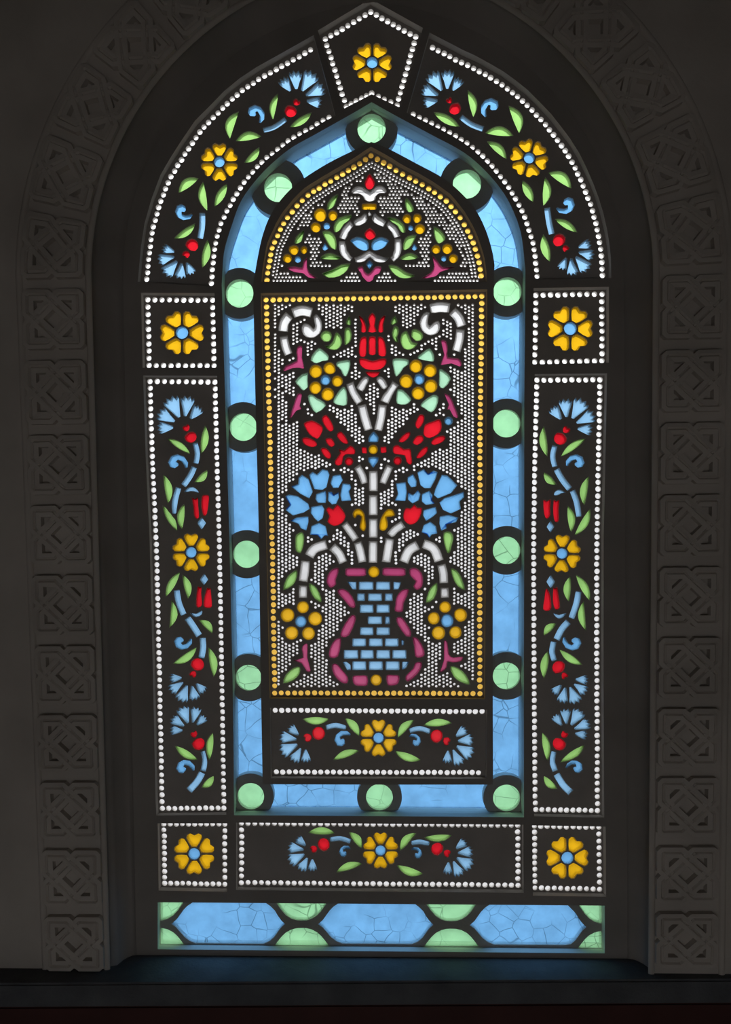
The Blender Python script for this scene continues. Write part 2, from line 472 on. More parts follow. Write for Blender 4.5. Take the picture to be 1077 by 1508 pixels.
def fill_left(p):
    s = 2.9917; q = lambda *a: A([a])[0]
    p.heart_flower((323,238.3), 26.5, 90); p.carnation(q(708,438), 45, 60, q(683,488), q(706,452), 8.6, 5.2)
    p.carnation(q(208,1120), 38.5, 230, q(247,1080), q(225,1117), 9.0, 5.6)
    p.leaves(A, s, [((605,527),(628,410),28,-.1),((415,612),(455,490),38,-.16),((440,622),(555,602),36,-.12),((478,717),(545,647),30,.1),((678,560),(776,494),30,.05),
                    ((188,850),(278,785),38,-.12),((315,928),(297,798),34,-.1),((347,910),(402,808),34,.0),((168,1050),(263,983),30,.08),((293,1180),(316,1055),34,.05)])
    p.stems(A, s, [([(562,574),(610,560),(662,524)], 22), ([(283,1050),(292,1000),(293,938)], 26)])
    for h, t, d in (((517,488),(550,542),'L'), ((197,922),(252,948),'R')): p.piece('scroll', curl(q(*h), q(*t), d), 'blue', None, .0026)
def fill_right(p):
    s = 2.9108; q = lambda *a: B([a])[0]
    p.heart_flower((779.8,232.6), 26.8, 43); p.carnation(q(376,423), 43, 125, q(407,463), q(386,434), 8.8, 5.2)
    p.carnation(q(902,1070), 38.5, -47, q(857,1030), q(882,1060), 9.2, 5.2)
    p.leaves(B, s, [((487,502),(463,385),32,.1),((684,572),(638,452),40,.14),((537,570),(660,582),38,-.12),((545,606),(630,682),34,-.1),((316,480),(430,543),34,.0),
                    ((808,740),(908,808),42,-.14),((788,882),(795,758),34,.1),((745,866),(698,773),34,.0),((836,938),(934,997),30,-.05),((816,1122),(787,1003),36,-.05)])
    p.stems(B, s, [([(433,500),(478,533),(530,553)], 24), ([(824,1003),(812,950),(804,890)], 26)])
    for h, t, d in (((572,447),(537,502),'R'), ((898,868),(842,895),'L')): p.piece('scroll', curl(q(*h), q(*t), d), 'blue', None, .0026)
arch_panel('curved arch panel left of the keystone with blue carnations and a yellow flower', AL_O, AL_I, fill_left)
arch_panel('curved arch panel right of the keystone with blue carnations and a yellow flower', AR_O[::-1], AR_I[::-1], fill_right)

# ---- tall side panels
def tall(label, left, fill, n_side):
    (tl, bl), (tr, br) = (left[0][0], left[0][-1]), (left[1][0], left[1][-1])
    bound = left[0]+left[1][::-1]
    OPEN.append(margin(bound, PY, 6.0))
    p = Panel('tall_flower_panel', label, margin(bound, PY, 11), PY)
    p.beads(resample(left[0], 10.05), PEARL_R); p.beads(resample(left[1], 10.05), PEARL_R)
    p.beads([tuple(Vector(tl).lerp(Vector(tr), k/9)) for k in range(1, 9)], PEARL_R)
    p.beads([tuple(Vector(bl).lerp(Vector(br), k/10)) for k in range(1, 10)], PEARL_R)
    fill(p); p.close()
TULIP_L = [LG([(345,1240),(365,1250),(382,1238),(385,1290),(390,1352),(375,1367),(360,1345),(356,1290)]), LG([(405,1235),(425,1226),(447,1230),(445,1275),(435,1337),(415,1347),(403,1300)])]
def tulip(p, petals, dia):
    g = p.sub('small_tulip')
    for q in petals: p.piece('petal', catmull(q, 2), 'red', g, .003)
    p.piece('bud', chaikin(dia, .1), 'paleblue', g, .003)
ident = lambda a: a
def fill_tall_left(p):
    s1, s2 = 3.97, 3.505; g = lambda *a: LG([a])[0]; h = lambda *a: LH([a])[0]
    p.heart_flower((281.4,813.4), 26.8, 90)
    p.carnation(g(300,828), 46, 118, g(340,885), g(316,840), 8.6, 5.6)
    p.carnation(h(298,764), 36.5, 250, h(335,698), h(316,742), 9.4, 5.4)
    p.carnation(h(302,1040), 36.5, 113, h(341,1104), h(319,1062), 9.2, 5.4)
    p.leaves(LG, s1, [((338,987),(203,897),36,.05),((402,985),(425,818),42,.06),((362,1152),(438,1078),38,.12),((208,1278),(180,1106),42,.1),((262,1437),(176,1288),40,.02),((290,1427),(303,1278),42,-.1)])
    p.leaves(LH, s2, [((172,348),(246,218),36,-.05),((288,358),(258,232),36,.1),((190,508),(200,362),34,.14),((412,537),(342,468),34,.16),((208,692),(332,606),38,.1),((420,762),(392,607),38,.08),
                      ((337,1188),(218,1115),36,-.05),((396,1197),(415,1047),38,-.06),((357,1332),(420,1272),36,.1)])
    p.stems(LG, s1, [([(366,922),(380,985),(370,1043)], 31), ([(362,1062),(338,1115),(298,1172)], 34), ([(270,1183),(250,1255),(240,1345)], 34)])
    p.stems(LH, s2, [([(228,312),(240,380),(265,440)], 32), ([(283,455),(315,500),(345,548)], 34), ([(362,558),(365,610),(356,662)], 32), ([(364,1140),(375,1190),(365,1247)], 29), ([(360,1255),(335,1300),(292,1348)], 36)])
    p.polys(LG, [[(303,1210),(322,1186),(350,1178),(375,1192),(390,1216),(368,1208),(340,1204)]], 'paleblue', 'scroll', None, True, .002)
    p.polys(LH, [[(297,430),(328,434),(360,416),(356,440),(332,452),(312,446)]], 'paleblue', 'scroll', None, True, .002)
    for T, a, b, d in ((g, (240,1035), (322,1066), 'L'), (h, (240,580), (308,565), 'R'), (h, (252,1230), (322,1243), 'L')): p.piece('scroll', curl(T(*a), T(*b), d), 'blue', None, .003)
    tulip(p, TULIP_L, LG([(405,1355),(432,1390),(405,1430),(378,1390)]))
    tulip(p, [LH([(335,295),(347,299),(358,290),(355,330),(360,385),(345,402),(328,390)]), LH([(383,300),(393,305),(402,299),(408,350),(410,398),(390,404),(372,400),(366,375)])], LH([(370,225),(392,258),(370,288),(348,258)]))
def fill_tall_right(p):
    s1, s2 = 3.97, 3.505; g = lambda *a: RG([a])[0]; h = lambda *a: RH([a])[0]
    p.heart_flower((828.3,815.1), 26.8, 88)
    p.carnation(g(480,832), 45, 62, g(440,895), g(470,848), 9.2, 5.6)
    p.carnation(h(424,772), 36.5, -67, h(381,712), h(407,748), 9.6, 5.6)
    p.carnation(h(420,1048), 37.5, 60, h(383,1105), h(405,1063), 9.4, 5.6)
    p.leaves(RG, s1, [((365,1003),(343,822),42,-.08),((443,1003),(590,896),38,-.05),((417,1167),(343,1093),38,-.1),((580,1287),(607,1116),42,-.1),((502,1444),(483,1288),42,.08),((523,1462),(614,1306),42,.08)])
    p.leaves(RH, s2, [((432,372),(440,240),36,-.1),((540,367),(468,233),38,.06),((522,522),(510,367),34,-.12),((303,547),(368,484),34,-.12),((303,768),(325,626),38,-.06),((503,698),(383,618),36,-.06),
                      ((322,1198),(295,1046),38,.06),((386,1202),(514,1112),38,.05),((372,1338),(303,1272),36,-.1)])
    p.stems(RG, s1, [([(408,938),(395,1000),(408,1062)], 32), ([(417,1075),(450,1135),(495,1192)], 36), ([(510,1200),(535,1270),(548,1355)], 34)])
    p.stems(RH, s2, [([(483,318),(470,385),(445,458)], 32), ([(430,475),(395,515),(368,568)], 34), ([(354,578),(345,630),(358,678)], 30), ([(355,1143),(346,1195),(362,1247)], 30), ([(368,1262),(400,1315),(442,1358)], 36)])
    p.polys(RG, [[(402,1227),(412,1204),(438,1195),(472,1212),(445,1218),(425,1228)]], 'paleblue', 'scroll', None, True, .002)
    p.polys(RH, [[(352,430),(382,440),(420,430),(405,452),(380,460),(362,448)]], 'paleblue', 'scroll', None, True, .002)
    for T, a, b, d in ((g, (552,1035), (472,1055), 'R'), (h, (470,585), (402,556), 'L'), (h, (480,1230), (413,1228), 'R')): p.piece('scroll', curl(T(*a), T(*b), d), 'blue', None, .003)
    tulip(p, [RG([(340,1255),(362,1262),(385,1250),(380,1300),(382,1342),(362,1367),(345,1340)]), RG([(400,1255),(418,1262),(436,1255),(430,1310),(432,1375),(410,1384),(398,1340)])], RG([(382,1375),(405,1412),(382,1448),(358,1412)]))
    tulip(p, [RH([(313,305),(326,310),(338,345),(342,402),(325,420),(299,412),(305,360)]), RH([(352,300),(362,303),(373,295),(380,345),(386,402),(362,412),(349,370)])], RH([(338,232),(362,270),(338,305),(315,270)]))
TLL = ([(220.7,561.8),(224.5,680),(230,797),(234.5,985),(238.5,1178),(239.2,1190.8)], [(316.7,562.3),(319.5,680),(323,793),(326.5,985),(330,1190)])
TRL = ([(791,559.8),(788,680),(786.3,791.5),(786.8,985),(788.3,1178),(789.8,1192.3)], [(884.3,559),(882,680),(879.6,790),(879.5,985),(880.5,1193.7)])
tall('tall narrow panel of carnations, leaves and tulips along the window left side', TLL, fill_tall_left, 62)
tall('tall narrow panel of carnations, leaves and tulips along the window right side', TRL, fill_tall_right, 63)

# ---- long panel under the blue band
lc = [(355.8,1212.7),(762.9,1215.7),(763.3,1303.6),(355.8,1299.8)]
OPEN.append(margin(lc, PY, 6.0))
p = Panel('long_carnation_panel', 'long low panel with two blue carnations and a yellow flower, between the bottom squares', margin(lc, PY, 11), PY)
p.beads(ring_of(lc, (42, 9, 42, 9)), PEARL_R)
q = lambda *a: BJ([a])[0]
p.heart_flower((560.6,1252.7), 25.5, 90); p.carnation(q(737,195), 36, 207, q(790,166), q(748,186), 8.8, 5)
p.leaves(BJ, 3.0771, [((720,112),(842,115),32,-.08),((905,110),(965,186),34,-.10),((848,292),(966,253),32,-.08)]); p.stems(BJ, 3.0771, [([(818,145),(865,138),(912,153)], 22)])
p.piece('scroll', curl(q(878,206), q(914,182), 'L'), 'blue', None, .003)
q = lambda *a: BK([a])[0]
p.carnation(q(335,202), 37, -27, q(284,180), q(322,197), 9.4, 5.8)
p.leaves(BK, 2.9917, [((118,190),(190,110),33,-.12),((223,130),(347,120),32,.08),((103,252),(220,290),34,.08)]); p.stems(BK, 2.9917, [([(165,155),(205,150),(250,158)], 22)])
p.piece('scroll', curl(q(198,208), q(167,181), 'R'), 'blue', None, .003)
p.close()

# ---- bottom strip of blue hexagons and green cusps
SY = .032
sc_ = [(232.3,1328.8),(891,1333.7),(891,1404),(232.3,1398)]
strip_open = ccw([P(a, b, 0) for a, b in sc_]); OPEN.append(strip_open)
p = Panel('hexagon_strip', 'low strip of three blue hexagons and green cusps under all other panels', offset(strip_open, -.012), SY, .014, bevel=1.2)
def px_line(a, b, t): return (a[0]+(b[0]-a[0])*t, a[1]+(b[1]-a[1])*t)
for tl_, tr_, nm in (((252.5,1360.6),(420,1361),'blue_hexagon'), ((468.6,1361),(638.6,1362),'blue_hexagon'), ((692,1362.5),(864,1365.5),'blue_hexagon')):
    x0, y0 = tl_; x1, y1 = tr_; yt, yb = (y0-34, y0+28.5)
    up = [(x0, y0), (x0+7, y0-6), (x0+12, y0-13), (x0+17, y0-20), (x0+23, y0-26), (x0+32, yt+2), (x0+42, yt), (x1-40, yt), (x1-30, yt+2), (x1-21, y1-26), (x1-15, y1-20), (x1-11, y1-13), (x1-6, y1-6), (x1, y1)]
    dn = [(x1-6, y1+5), (x1-11, y1+12), (x1-16, y1+19), (x1-23, y1+25), (x1-32, yb+.8), (x0+36, yb), (x0+27, y0+25), (x0+19, y0+19), (x0+13, y0+12), (x0+7, y0+5)]
    p.piece('blue_hexagon', up+dn, 'pane', None, None, .5)
cx = [(-6, 232.5, 1361.5), (0, 444.5, 1361.5), (0, 665, 1362.5), (6, 890.8, 1366)]
for k, mx, my in cx:
    for sg in (-1, 1):
        g = [(-40, 36), (-34, 27), (-29, 20), (-23, 13.5), (-15, 8.5), (-7, 6.2), (0, 6), (7, 6.2), (15, 8.5), (23, 13.5), (29, 20), (34, 27), (40, 36)]
        if k < 0: g = [a for a in g if a[0] >= 0]; g = [(-3, 40), (-3, 7)]+g
        if k > 0: g = [a for a in g if a[0] <= 0]; g = g+[(3, 7), (3, 40)]
        p.piece('green_cusp', [(mx+a, my+sg*b*(1.0 if sg < 0 else .86)) for a, b in g], 'disc', None, None, .5)
p.close()

# ================================================================ the inner frame: lunette, vase panel, carnation panel
IY = .024
INNER_OPEN = []
gold_l = CC([(42,610),(45,575),(50,547),(55,518),(60,490),(66,460),(77,432),(92,402),(105,372),(120,345),(138,317),(160,290),(183,262),(207,237),(233,213),(260,195),(286,180),(313,162),(340,147),(368,130),(395,115),(422,98),(448,83),(475,66),(502,47),(528,30)])
gold_r = CC([(558,46),(587,62),(615,78),(645,98),(675,115),(708,132),(737,147),(767,164),(797,182),(825,200),(852,220),(880,240),(902,265),(922,290),(944,318),(963,350),(980,380),(993,407),(1005,435),(1015,465),(1025,496),(1033,527),(1038,558),(1042,588),(1043,610)])
lb = gold_l+gold_r
INNER_OPEN.append(margin(lb, IY, 6.0))
p = Panel('lunette_panel', 'pointed lunette with white knot and red bud on a pearl-dotted ground', margin(lb, IY, 9), IY, .013, bevel=2.8)
p.beads(lb[:-1], 4.0, 'gold', 'amber_bead', .2)
p.gap = 1.0; s = 3.1676; T = CC
kn = p.sub('white_knot')
p.polys(T, [[(437,190),(460,172),(490,175),(522,197),(550,173),(580,170),(600,188),(598,203),(570,203),(552,218),(547,235),(522,243),(498,235),(490,218),(468,205),(440,205)],
            [(443,497),(485,492),(520,470),(557,492),(620,495),(612,520),(575,528),(545,522),(522,503),(498,522),(465,528),(447,520)]], 'white', 'knot_piece', kn)
for pts, w in (([(516,288),(494,325),(444,348)],35), ([(528,288),(550,325),(598,348)],35), ([(447,342),(411,374),(395,422)],36), ([(596,341),(636,373),(650,412)],36), ([(393,424),(401,480),(444,518)],36), ([(653,414),(652,478),(615,518)],36)):
    p.piece('knot_piece', stroke(T(pts), w/s), 'white', kn)
p.polys(T, [[(485,254),(500,250),(540,250),(554,254),(554,280),(540,285),(500,285),(485,280)]], 'yellow', 'clasp', kn)
p.polys(T, [[(522,112),(541,140),(546,162),(534,181),(520,187),(507,180),(497,160),(505,135)],[(522,365),(551,395),(541,413),(522,421),(507,413),(496,392)]], 'red', 'bud', None)
p.polys(T, [[(430,423),(460,407),(495,415),(517,435),(516,467),(490,472),(460,457),(440,437)],[(612,423),(580,408),(550,415),(530,435),(531,467),(560,470),(590,457),(606,437)]], 'blue', 'leaf')
p.polys(T, [[(520,511),(541,535),(520,562),(501,535)]], 'blue', 'drop', None, False)
p.polys(T, [[(463,553),(488,543),(497,565),(515,580),(535,562),(548,545),(577,548),(567,577),(545,587),(538,606),(515,619),(496,602),(483,587),(478,572)],
            [(133,550),(175,545),(205,550),(212,520),(230,503),(230,545),(242,575),(280,600),(235,597),(210,577),(170,572)],[(760,602),(808,572),(822,540),(812,493),(840,520),(862,547),(926,545),(880,562),(850,572),(828,592)]], 'pink', 'spray', None, True, .003)
p.polys(T, [[(353,357),(375,320),(437,302),(430,327),(405,347),(385,377),(358,387)],[(298,383),(335,380),(364,410),(367,467),(338,457),(318,425)],[(288,510),(315,486),(350,484),(394,504),(370,515)],[(298,577),(345,560),(390,535),(437,527),(420,562),(380,592),(330,599),(308,588)],
            [(318,287),(325,250),(350,218),(377,206),(365,245),(350,272)],[(163,442),(175,410),(200,383),(217,373),(212,410),(195,442)],
            [(598,313),(640,317),(682,345),(690,387),(663,387),(645,357),(618,340)],[(742,398),(700,403),(678,430),(676,470),(707,462),(727,435)],[(752,505),(720,482),(690,486),(658,510),(700,517)],[(608,538),(650,543),(690,570),(737,587),(700,602),(658,597),(623,570)],
            [(688,230),(700,228),(724,260),(727,287),(700,292),(686,260)],[(818,358),(850,373),(872,400),(874,422),(845,440),(826,415)]], 'green', 'leaf')
for L_ in ([(293,305,34),(347,307,26),(270,362,26)], [(170,467,28),(212,468,21),(138,507,23)], [(697,323,24),(742,321,24),(756,370,26)], [(832,465,23),(884,463,26),(912,508,23)]):
    for x, y, r in L_: p.piece('berry', disc(T([(x, y)])[0], r/s, 12), 'yellow')
for x, y, r in ((321,357,17),(186,513,16),(714,366,14),(868,509,14)): p.piece('berry', disc(T([(x, y)])[0], r/s, 8), 'blue', None, .002)
p.polys(T, [[(312,434),(331,462),(312,472),(297,462)],[(730,434),(747,462),(730,472),(714,462)]], 'blue', 'drop', None, False, .002)
cand = []
gl = [P(a, b, IY) for a, b in lb]; lim_poly = offset(ccw([P(a, b, IY) for a, b in lb]), 7.2*PX)
row = 0; y = 226.0
inner_row = resample(list(reversed(offset(ccw(lb), 8.2))) if False else [(a+(546-a)*0, b) for a, b in lb], 5.6)
arc = offset(lb if area(lb) > 0 else lb[::-1], 8.0)
arc = [a for a in arc if a[1] < 412]
cand = [a for a in resample(sorted(arc, key=lambda a: a[0]), 5.3)]
arc2 = offset(lb if area(lb) > 0 else lb[::-1], 13.2); arc2 = [a for a in arc2 if a[1] < 412]
first = list(cand)
cand += resample(sorted(arc2, key=lambda a: a[0]), 5.3)
second_poly = offset(lb if area(lb) > 0 else lb[::-1], 17.0)
while y < 414:
    x = 380+(row % 2)*2.7
    while x < 715:
        if inside((x, y), second_poly): cand.append((x+random.uniform(-.3, .3), y+random.uniform(-.3, .3)))
        x += 5.4
    y += 5.0; row += 1
for yy in (402.4, 407.7, 413):
    for xa, xb in ((403, 456), (503, 533), (556, 589), (641, 707)):
        cand += [(xa+k*5.2+(yy == 407.7)*2.6, yy) for k in range(int((xb-xa)/5.2)+1)]
cand = [c for c in cand if c[1] < 415 and not (498 < c[0] < 592 and 318 < c[1] < 400)]
k = clear_of([P(a, b, IY) for a, b in cand], p.rings, 4.5*PX)
sel = []
for c, kk in zip(cand, k):
    if kk and all((c[0]-d[0])**2+(c[1]-d[1])**2 > 4.6**2 for d in sel): sel.append(c)
p.ground(sel, 2.1, 'tiny white pearls filling the lunette ground'); p.close()

# ---- vase panel
vc = [(392,441.5),(709.9,436.4),(707,1021.4),(404.6,1020.5)]
INNER_OPEN.append(margin(vc, IY, 6.0))
p = Panel('vase_panel', 'large central panel with a blue brick vase of red tulips, flowers and white stems', margin(vc, IY, 9), IY, .013, bevel=2.9)
vl = [(392,441.5),(397.4,637.8),(401.5,822),(404.6,1020.5)]; vr = [(709.9,436.4),(707.5,637.8),(706.8,822),(707,1021.4)]
p.beads(resample(vl, 10.0), 4.0, 'gold', 'amber_bead'); p.beads(resample(vr, 10.0), 4.0, 'gold', 'amber_bead')
p.beads([px_line(vc[0], vc[1], k/32) for k in range(1, 32)], 4.0, 'gold', 'amber_bead'); p.beads([px_line(vc[3], vc[2], k/31) for k in range(1, 31)], 4.0, 'gold', 'amber_bead')
p.gap = 1.1; st = p.sub('white_scroll')
for pts, w in (([(120,238),(128,282),(143,324)],40), ([(117,216),(124,172),(148,138)],46), ([(160,132),(205,118),(252,128)],48)): p.piece('scroll_piece', stroke(D(pts), w/s), 'white', st)
HOOK_L = [(258,148),(278,135),(298,168),(300,210),(278,238),(242,246),(212,232),(203,198),(215,178),(240,184),(258,202),(266,186)]
p.polys(D, [HOOK_L], 'white', 'scroll_piece', st)
st = p.sub('white_scroll')
for pts, w in (([(945,206),(940,255),(925,308)],42), ([(906,120),(935,150),(952,192)],46), ([(800,112),(850,102),(898,108)],48)): p.piece('scroll_piece', stroke(D(pts), w/s), 'white', st)
p.polys(D, [[(808,128),(785,122),(760,150),(754,195),(775,226),(805,234),(840,222),(852,190),(842,166),(820,174),(802,190),(793,170)]], 'white', 'scroll_piece', st)
g = p.sub('leaf_spray')
p.polys(D, [[(288,235),(303,212),(333,213),(347,235),(335,262),(305,262)],[(347,262),(355,240),(364,215),(387,235),(394,270),(372,300),(335,300),(308,282),(330,278)],[(402,272),(403,235),(405,202),(428,193),(440,225),(432,262),(412,280)],[(408,172),(426,138),(437,172),(432,190),(416,186)]], 'green', 'leaf', g)
g = p.sub('leaf_spray')
p.polys(D, [[(710,240),(717,210),(735,203),(762,210),(776,232),(762,257),(735,260)],[(697,212),(712,240),(722,262),(747,270),(728,294),(695,302),(666,282),(660,245),(675,220)],[(623,225),(630,188),(652,186),(660,212),(655,240),(664,270),(638,264)],[(622,190),(620,165),(640,138),(653,172),(640,186)]], 'green', 'leaf', g)
g = p.sub('red_tulip')
p.polys(D, [[(468,138),(490,153),(505,188),(505,217),(480,217),(482,180)],[(533,126),(551,150),(546,185),(554,217),(512,217),(520,185),(514,153)],[(597,138),(586,180),(586,217),(561,217),(562,185),(572,153)],
            [(480,245),(507,240),(508,285),(504,330),(475,330),(471,290)],[(518,240),(550,240),(551,280),(550,322),(518,322),(516,280)],[(560,240),(585,245),(598,290),(596,330),(562,325),(560,282)],
            [(473,340),(502,342),(535,352),(570,342),(599,342),(598,368),(575,390),(538,396),(500,390),(476,370)],[(500,403),(538,402),(574,403),(562,425),(537,434),(512,425)]], 'red', 'petal', g)
stw = 'white'
vs = p.sub('white_stems')
p.polys(D, [[(502,420),(524,435),(508,465),(488,497),(458,478),(476,448)],[(572,418),(546,435),(566,465),(588,494),(615,470),(596,445)]], stw, 'stem_piece', vs, True)
for T, pts, w in ((D,[(428,455),(448,505),(476,549)],38), (D,[(485,558),(497,610),(517,676)],42), (D,[(643,455),(612,500),(590,547)],42), (D,[(582,558),(575,615),(560,678)],40),
                  (E_,[(538,232),(539,280),(539,328)],42), (E_,[(538,345),(538,390),(538,440)],42), (E_,[(538,455),(538,500),(538,545)],42), (E_,[(538,560),(537,610),(537,662)],42),
                  (E_,[(402,478),(430,515),(458,555)],36), (E_,[(465,565),(478,610),(488,660)],40), (E_,[(680,480),(640,508),(612,540)],38), (E_,[(616,548),(607,605),(598,660)],42),
                  (E_,[(462,210),(485,250),(500,295)],36), (E_,[(617,208),(598,250),(580,293)],36),
                  (E_,[(238,632),(265,595),(322,576)],46), (E_,[(345,585),(378,618),(398,662)],42), (F,[(222,18),(218,65),(210,116)],44), (F,[(211,134),(210,162),(210,192)],40),
                  (E_,[(748,578),(705,605),(680,660)],46), (E_,[(770,572),(820,595),(846,655)],46), (F,[(856,36),(866,80),(868,124)],42), (F,[(871,144),(872,168),(873,192)],40)):
    p.piece('stem_piece', stroke(T(pts), w/s), stw, vs)
for c, r, pts in (((315,440),27,[(335,388,31),(370,447,28),(325,508,32),(268,478,31),(270,402,33)]), ((752,438),27,[(737,377,32),(804,398,32),(808,470,33),(748,503,32),(693,447,34)])): p.daisy(D, s, c, r, pts)
p.polys(D, [[(285,292),(310,308),(330,328),(328,350),(302,354),(272,368),(245,350),(258,318)],[(365,358),(400,350),(431,350),(428,390),(413,425),(397,420),(386,395),(364,378)],[(238,405),(233,440),(238,474),(212,492),(190,470),(173,448),(205,415)],[(232,518),(252,508),(275,525),(300,538),(318,562),(272,597),(245,562)],[(350,545),(364,512),(395,473),(414,490),(416,557),(378,560)],
            [(743,335),(770,312),(802,293),(822,325),(820,356),(785,352),(755,346)],[(628,345),(665,340),(703,347),(704,370),(682,384),(665,410),(643,427),(632,385)],[(845,390),(872,400),(902,435),(867,482),(843,468),(846,430)],[(758,562),(772,540),(818,510),(844,522),(834,567),(810,594),(778,575)],[(650,484),(672,486),(690,500),(714,528),(712,542),(690,557),(648,552),(646,512)]], 'mint', 'leaf', None, True, .0045)
p.polys(D, [[(118,402),(128,375),(180,352),(178,310),(185,285),(208,285),(206,335),(217,387),(195,385),(160,387)],[(185,505),(207,510),(196,560),(206,577),(180,585),(155,620),(148,612),(165,560)],[(853,258),(879,260),(887,300),(887,335),(935,340),(952,365),(942,380),(905,365),(860,372),(853,364),(868,320)],[(868,505),(896,515),(917,560),(937,617),(912,612),(895,580),(878,582),(890,555)]], 'pink', 'spray', None, True, .003)
p.polys(F, [[(163,485),(209,470),(203,430),(215,408),(233,408),(231,470),(247,532),(226,534),(203,497)],[(868,393),(886,400),(892,455),(915,470),(957,465),(950,487),(910,494),(887,490),(881,517),(860,537),(850,532),(868,480)]], 'pink', 'spray', None, True, .003)
p.piece('bead', disc(D([(890,633)])[0], 22/s, 12), 'blue')
g = p.sub('red_tulip')
p.polys(E_, [[(213,10),(250,-4),(282,10),(304,30),(296,60),(276,84),(240,62),(223,35)],[(298,-15),(320,-31),(346,8),(354,38),(335,50),(308,18)],[(204,85),(225,74),(266,90),(277,112),(255,122),(219,111)],[(316,80),(345,80),(360,110),(340,122),(318,100)],[(368,58),(390,48),(417,85),(420,107),(395,102),(371,77)],[(296,125),(320,126),(342,155),(334,177),(312,167),(294,140)],
             [(373,128),(402,136),(430,113),(453,130),(451,155),(420,155),(400,165),(392,202),(365,207),(358,185),(383,150)]], 'red', 'petal', g)
p.piece('petal', disc(E_([(425,188)])[0], 22/s, 12), 'red', g)
g = p.sub('red_tulip')
p.polys(E_, [[(772,45),(780,15),(820,0),(851,-9),(859,30),(841,62),(800,80),(775,67)],[(733,20),(740,-5),(755,-32),(777,-26),(774,5),(750,37)],[(806,100),(830,74),(866,67),(877,80),(860,99),(824,113)],[(721,100),(740,69),(768,67),(774,90),(745,113)],[(658,85),(690,54),(713,51),(706,76),(680,99),(659,98)],[(738,165),(765,129),(791,117),(793,140),(770,166),(747,176)],
             [(631,119),(655,111),(682,130),(712,128),(717,160),(721,192),(710,204),(692,190),(684,161),(650,156),(631,148)]], 'red', 'petal', g)
p.piece('petal', disc(E_([(652,185)])[0], 22/s, 12), 'red', g)
p.polys(E_, [[(483,120),(508,121),(510,152),(485,150)],[(570,120),(600,118),(602,147),(573,150)]], 'red', 'bud', None, False, .0025)
p.piece('bead', disc(E_([(538,132)])[0], 24/s, 12), 'yellow')
p.polys(E_, [[(540,43),(566,75),(562,100),(515,100),(514,75)],[(513,168),(540,164),(566,168),(562,190),(538,222),(515,190)]], 'blue', 'drop', None, False)
g = p.sub('blue_carnation')
p.polys(E_, [[(153,305),(188,294),(189,265),(205,250),(237,270),(257,330),(240,362),(198,340)],[(238,250),(255,236),(275,249),(300,224),(326,230),(335,250),(320,310),(300,322),(263,318)],[(348,255),(386,248),(397,275),(376,312),(350,312),(338,290)],[(394,290),(430,294),(436,310),(426,330),(437,371),(390,374),(384,345)],
             [(126,350),(145,343),(185,349),(236,385),(242,410),(215,427),(163,441),(128,415),(150,390)],[(271,340),(317,324),(320,355),(317,383),(280,382),(268,365)],[(327,330),(345,329),(353,345),(377,330),(380,356),(366,386),(345,390),(326,370)],[(248,400),(301,391),(314,410),(306,451),(280,470),(262,452),(246,430)],
             [(148,465),(180,449),(236,444),(237,470),(226,512),(200,501),(188,480)],[(248,490),(285,474),(317,490),(327,536),(310,535),(295,552),(278,532),(243,531)]], 'blue', 'petal', g, False, .0030)
p.polys(E_, [[(313,415),(330,399),(350,411),(370,388),(396,415),(410,445),(391,477),(355,490),(323,470),(333,445)]], 'red', 'calyx', g)
g = p.sub('blue_carnation')
p.polys(E_, [[(858,250),(885,254),(907,275),(932,300),(901,337),(840,362),(820,345),(828,315)],[(743,238),(775,224),(795,247),(820,229),(840,238),(830,270),(806,314),(778,314),(758,300)],[(698,262),(725,246),(742,280),(740,306),(715,310),(698,285)],[(643,290),(691,284),(697,330),(691,374),(638,371),(653,340)],
             [(846,380),(870,359),(920,344),(962,329),(964,355),(942,375),(947,411),(900,432),(863,415)],[(763,340),(800,324),(817,345),(811,368),(828,386),(785,392),(763,375)],[(698,330),(725,343),(748,319),(762,340),(752,371),(722,387),(698,365)],[(773,415),(831,399),(837,430),(811,451),(785,467),(770,440)],
             [(848,445),(890,437),(937,450),(926,472),(880,482),(882,502),(855,512),(846,480)],[(773,485),(805,469),(832,490),(838,525),(812,530),(800,547),(788,528),(763,520)]], 'blue', 'petal', g, False, .0030)
p.polys(E_, [[(678,435),(690,404),(712,407),(730,380),(746,404),(767,404),(760,440),(741,472),(710,484),(683,465)]], 'red', 'calyx', g)
p.polys(E_, [[(440,440),(448,415),(475,407),(498,430),(503,460),(507,495),(495,517),(474,500),(477,470),(480,447),(465,440),(455,457)],[(642,440),(632,415),(605,409),(580,438),(568,470),(566,505),(590,514),(606,495),(607,470),(602,450),(622,447)]], 'yellow', 'scroll')
p.polys(E_, [[(177,530),(206,516),(217,540),(213,580),(200,617),(177,606),(173,565)],[(866,520),(901,516),(914,545),(906,580),(898,612),(883,616),(868,570)]], 'green', 'leaf')
p.polys(F, [[(117,157),(129,105),(155,74),(183,60),(183,95),(165,132)],[(236,123),(265,133),(287,165),(300,214),(265,197),(243,160)],[(837,120),(840,150),(822,197),(783,217),(794,165),(815,133)],[(898,53),(930,63),(952,100),(969,157),(930,137),(908,95)],[(116,592),(129,550),(165,518),(197,513),(196,545),(165,577)],[(895,510),(935,518),(972,550),(992,597),(950,587),(913,560)]], 'green', 'leaf')
for c, r, pts in (((200,302),28,[(210,235,30),(267,288,34),(236,357,32),(157,355,33),(138,272,34)]), ((884,298),33,[(874,235,29),(945,272,33),(922,352,31),(843,355,33),(822,287,31)])): p.daisy(F, s, c, r, pts)
g = p.sub('vase')
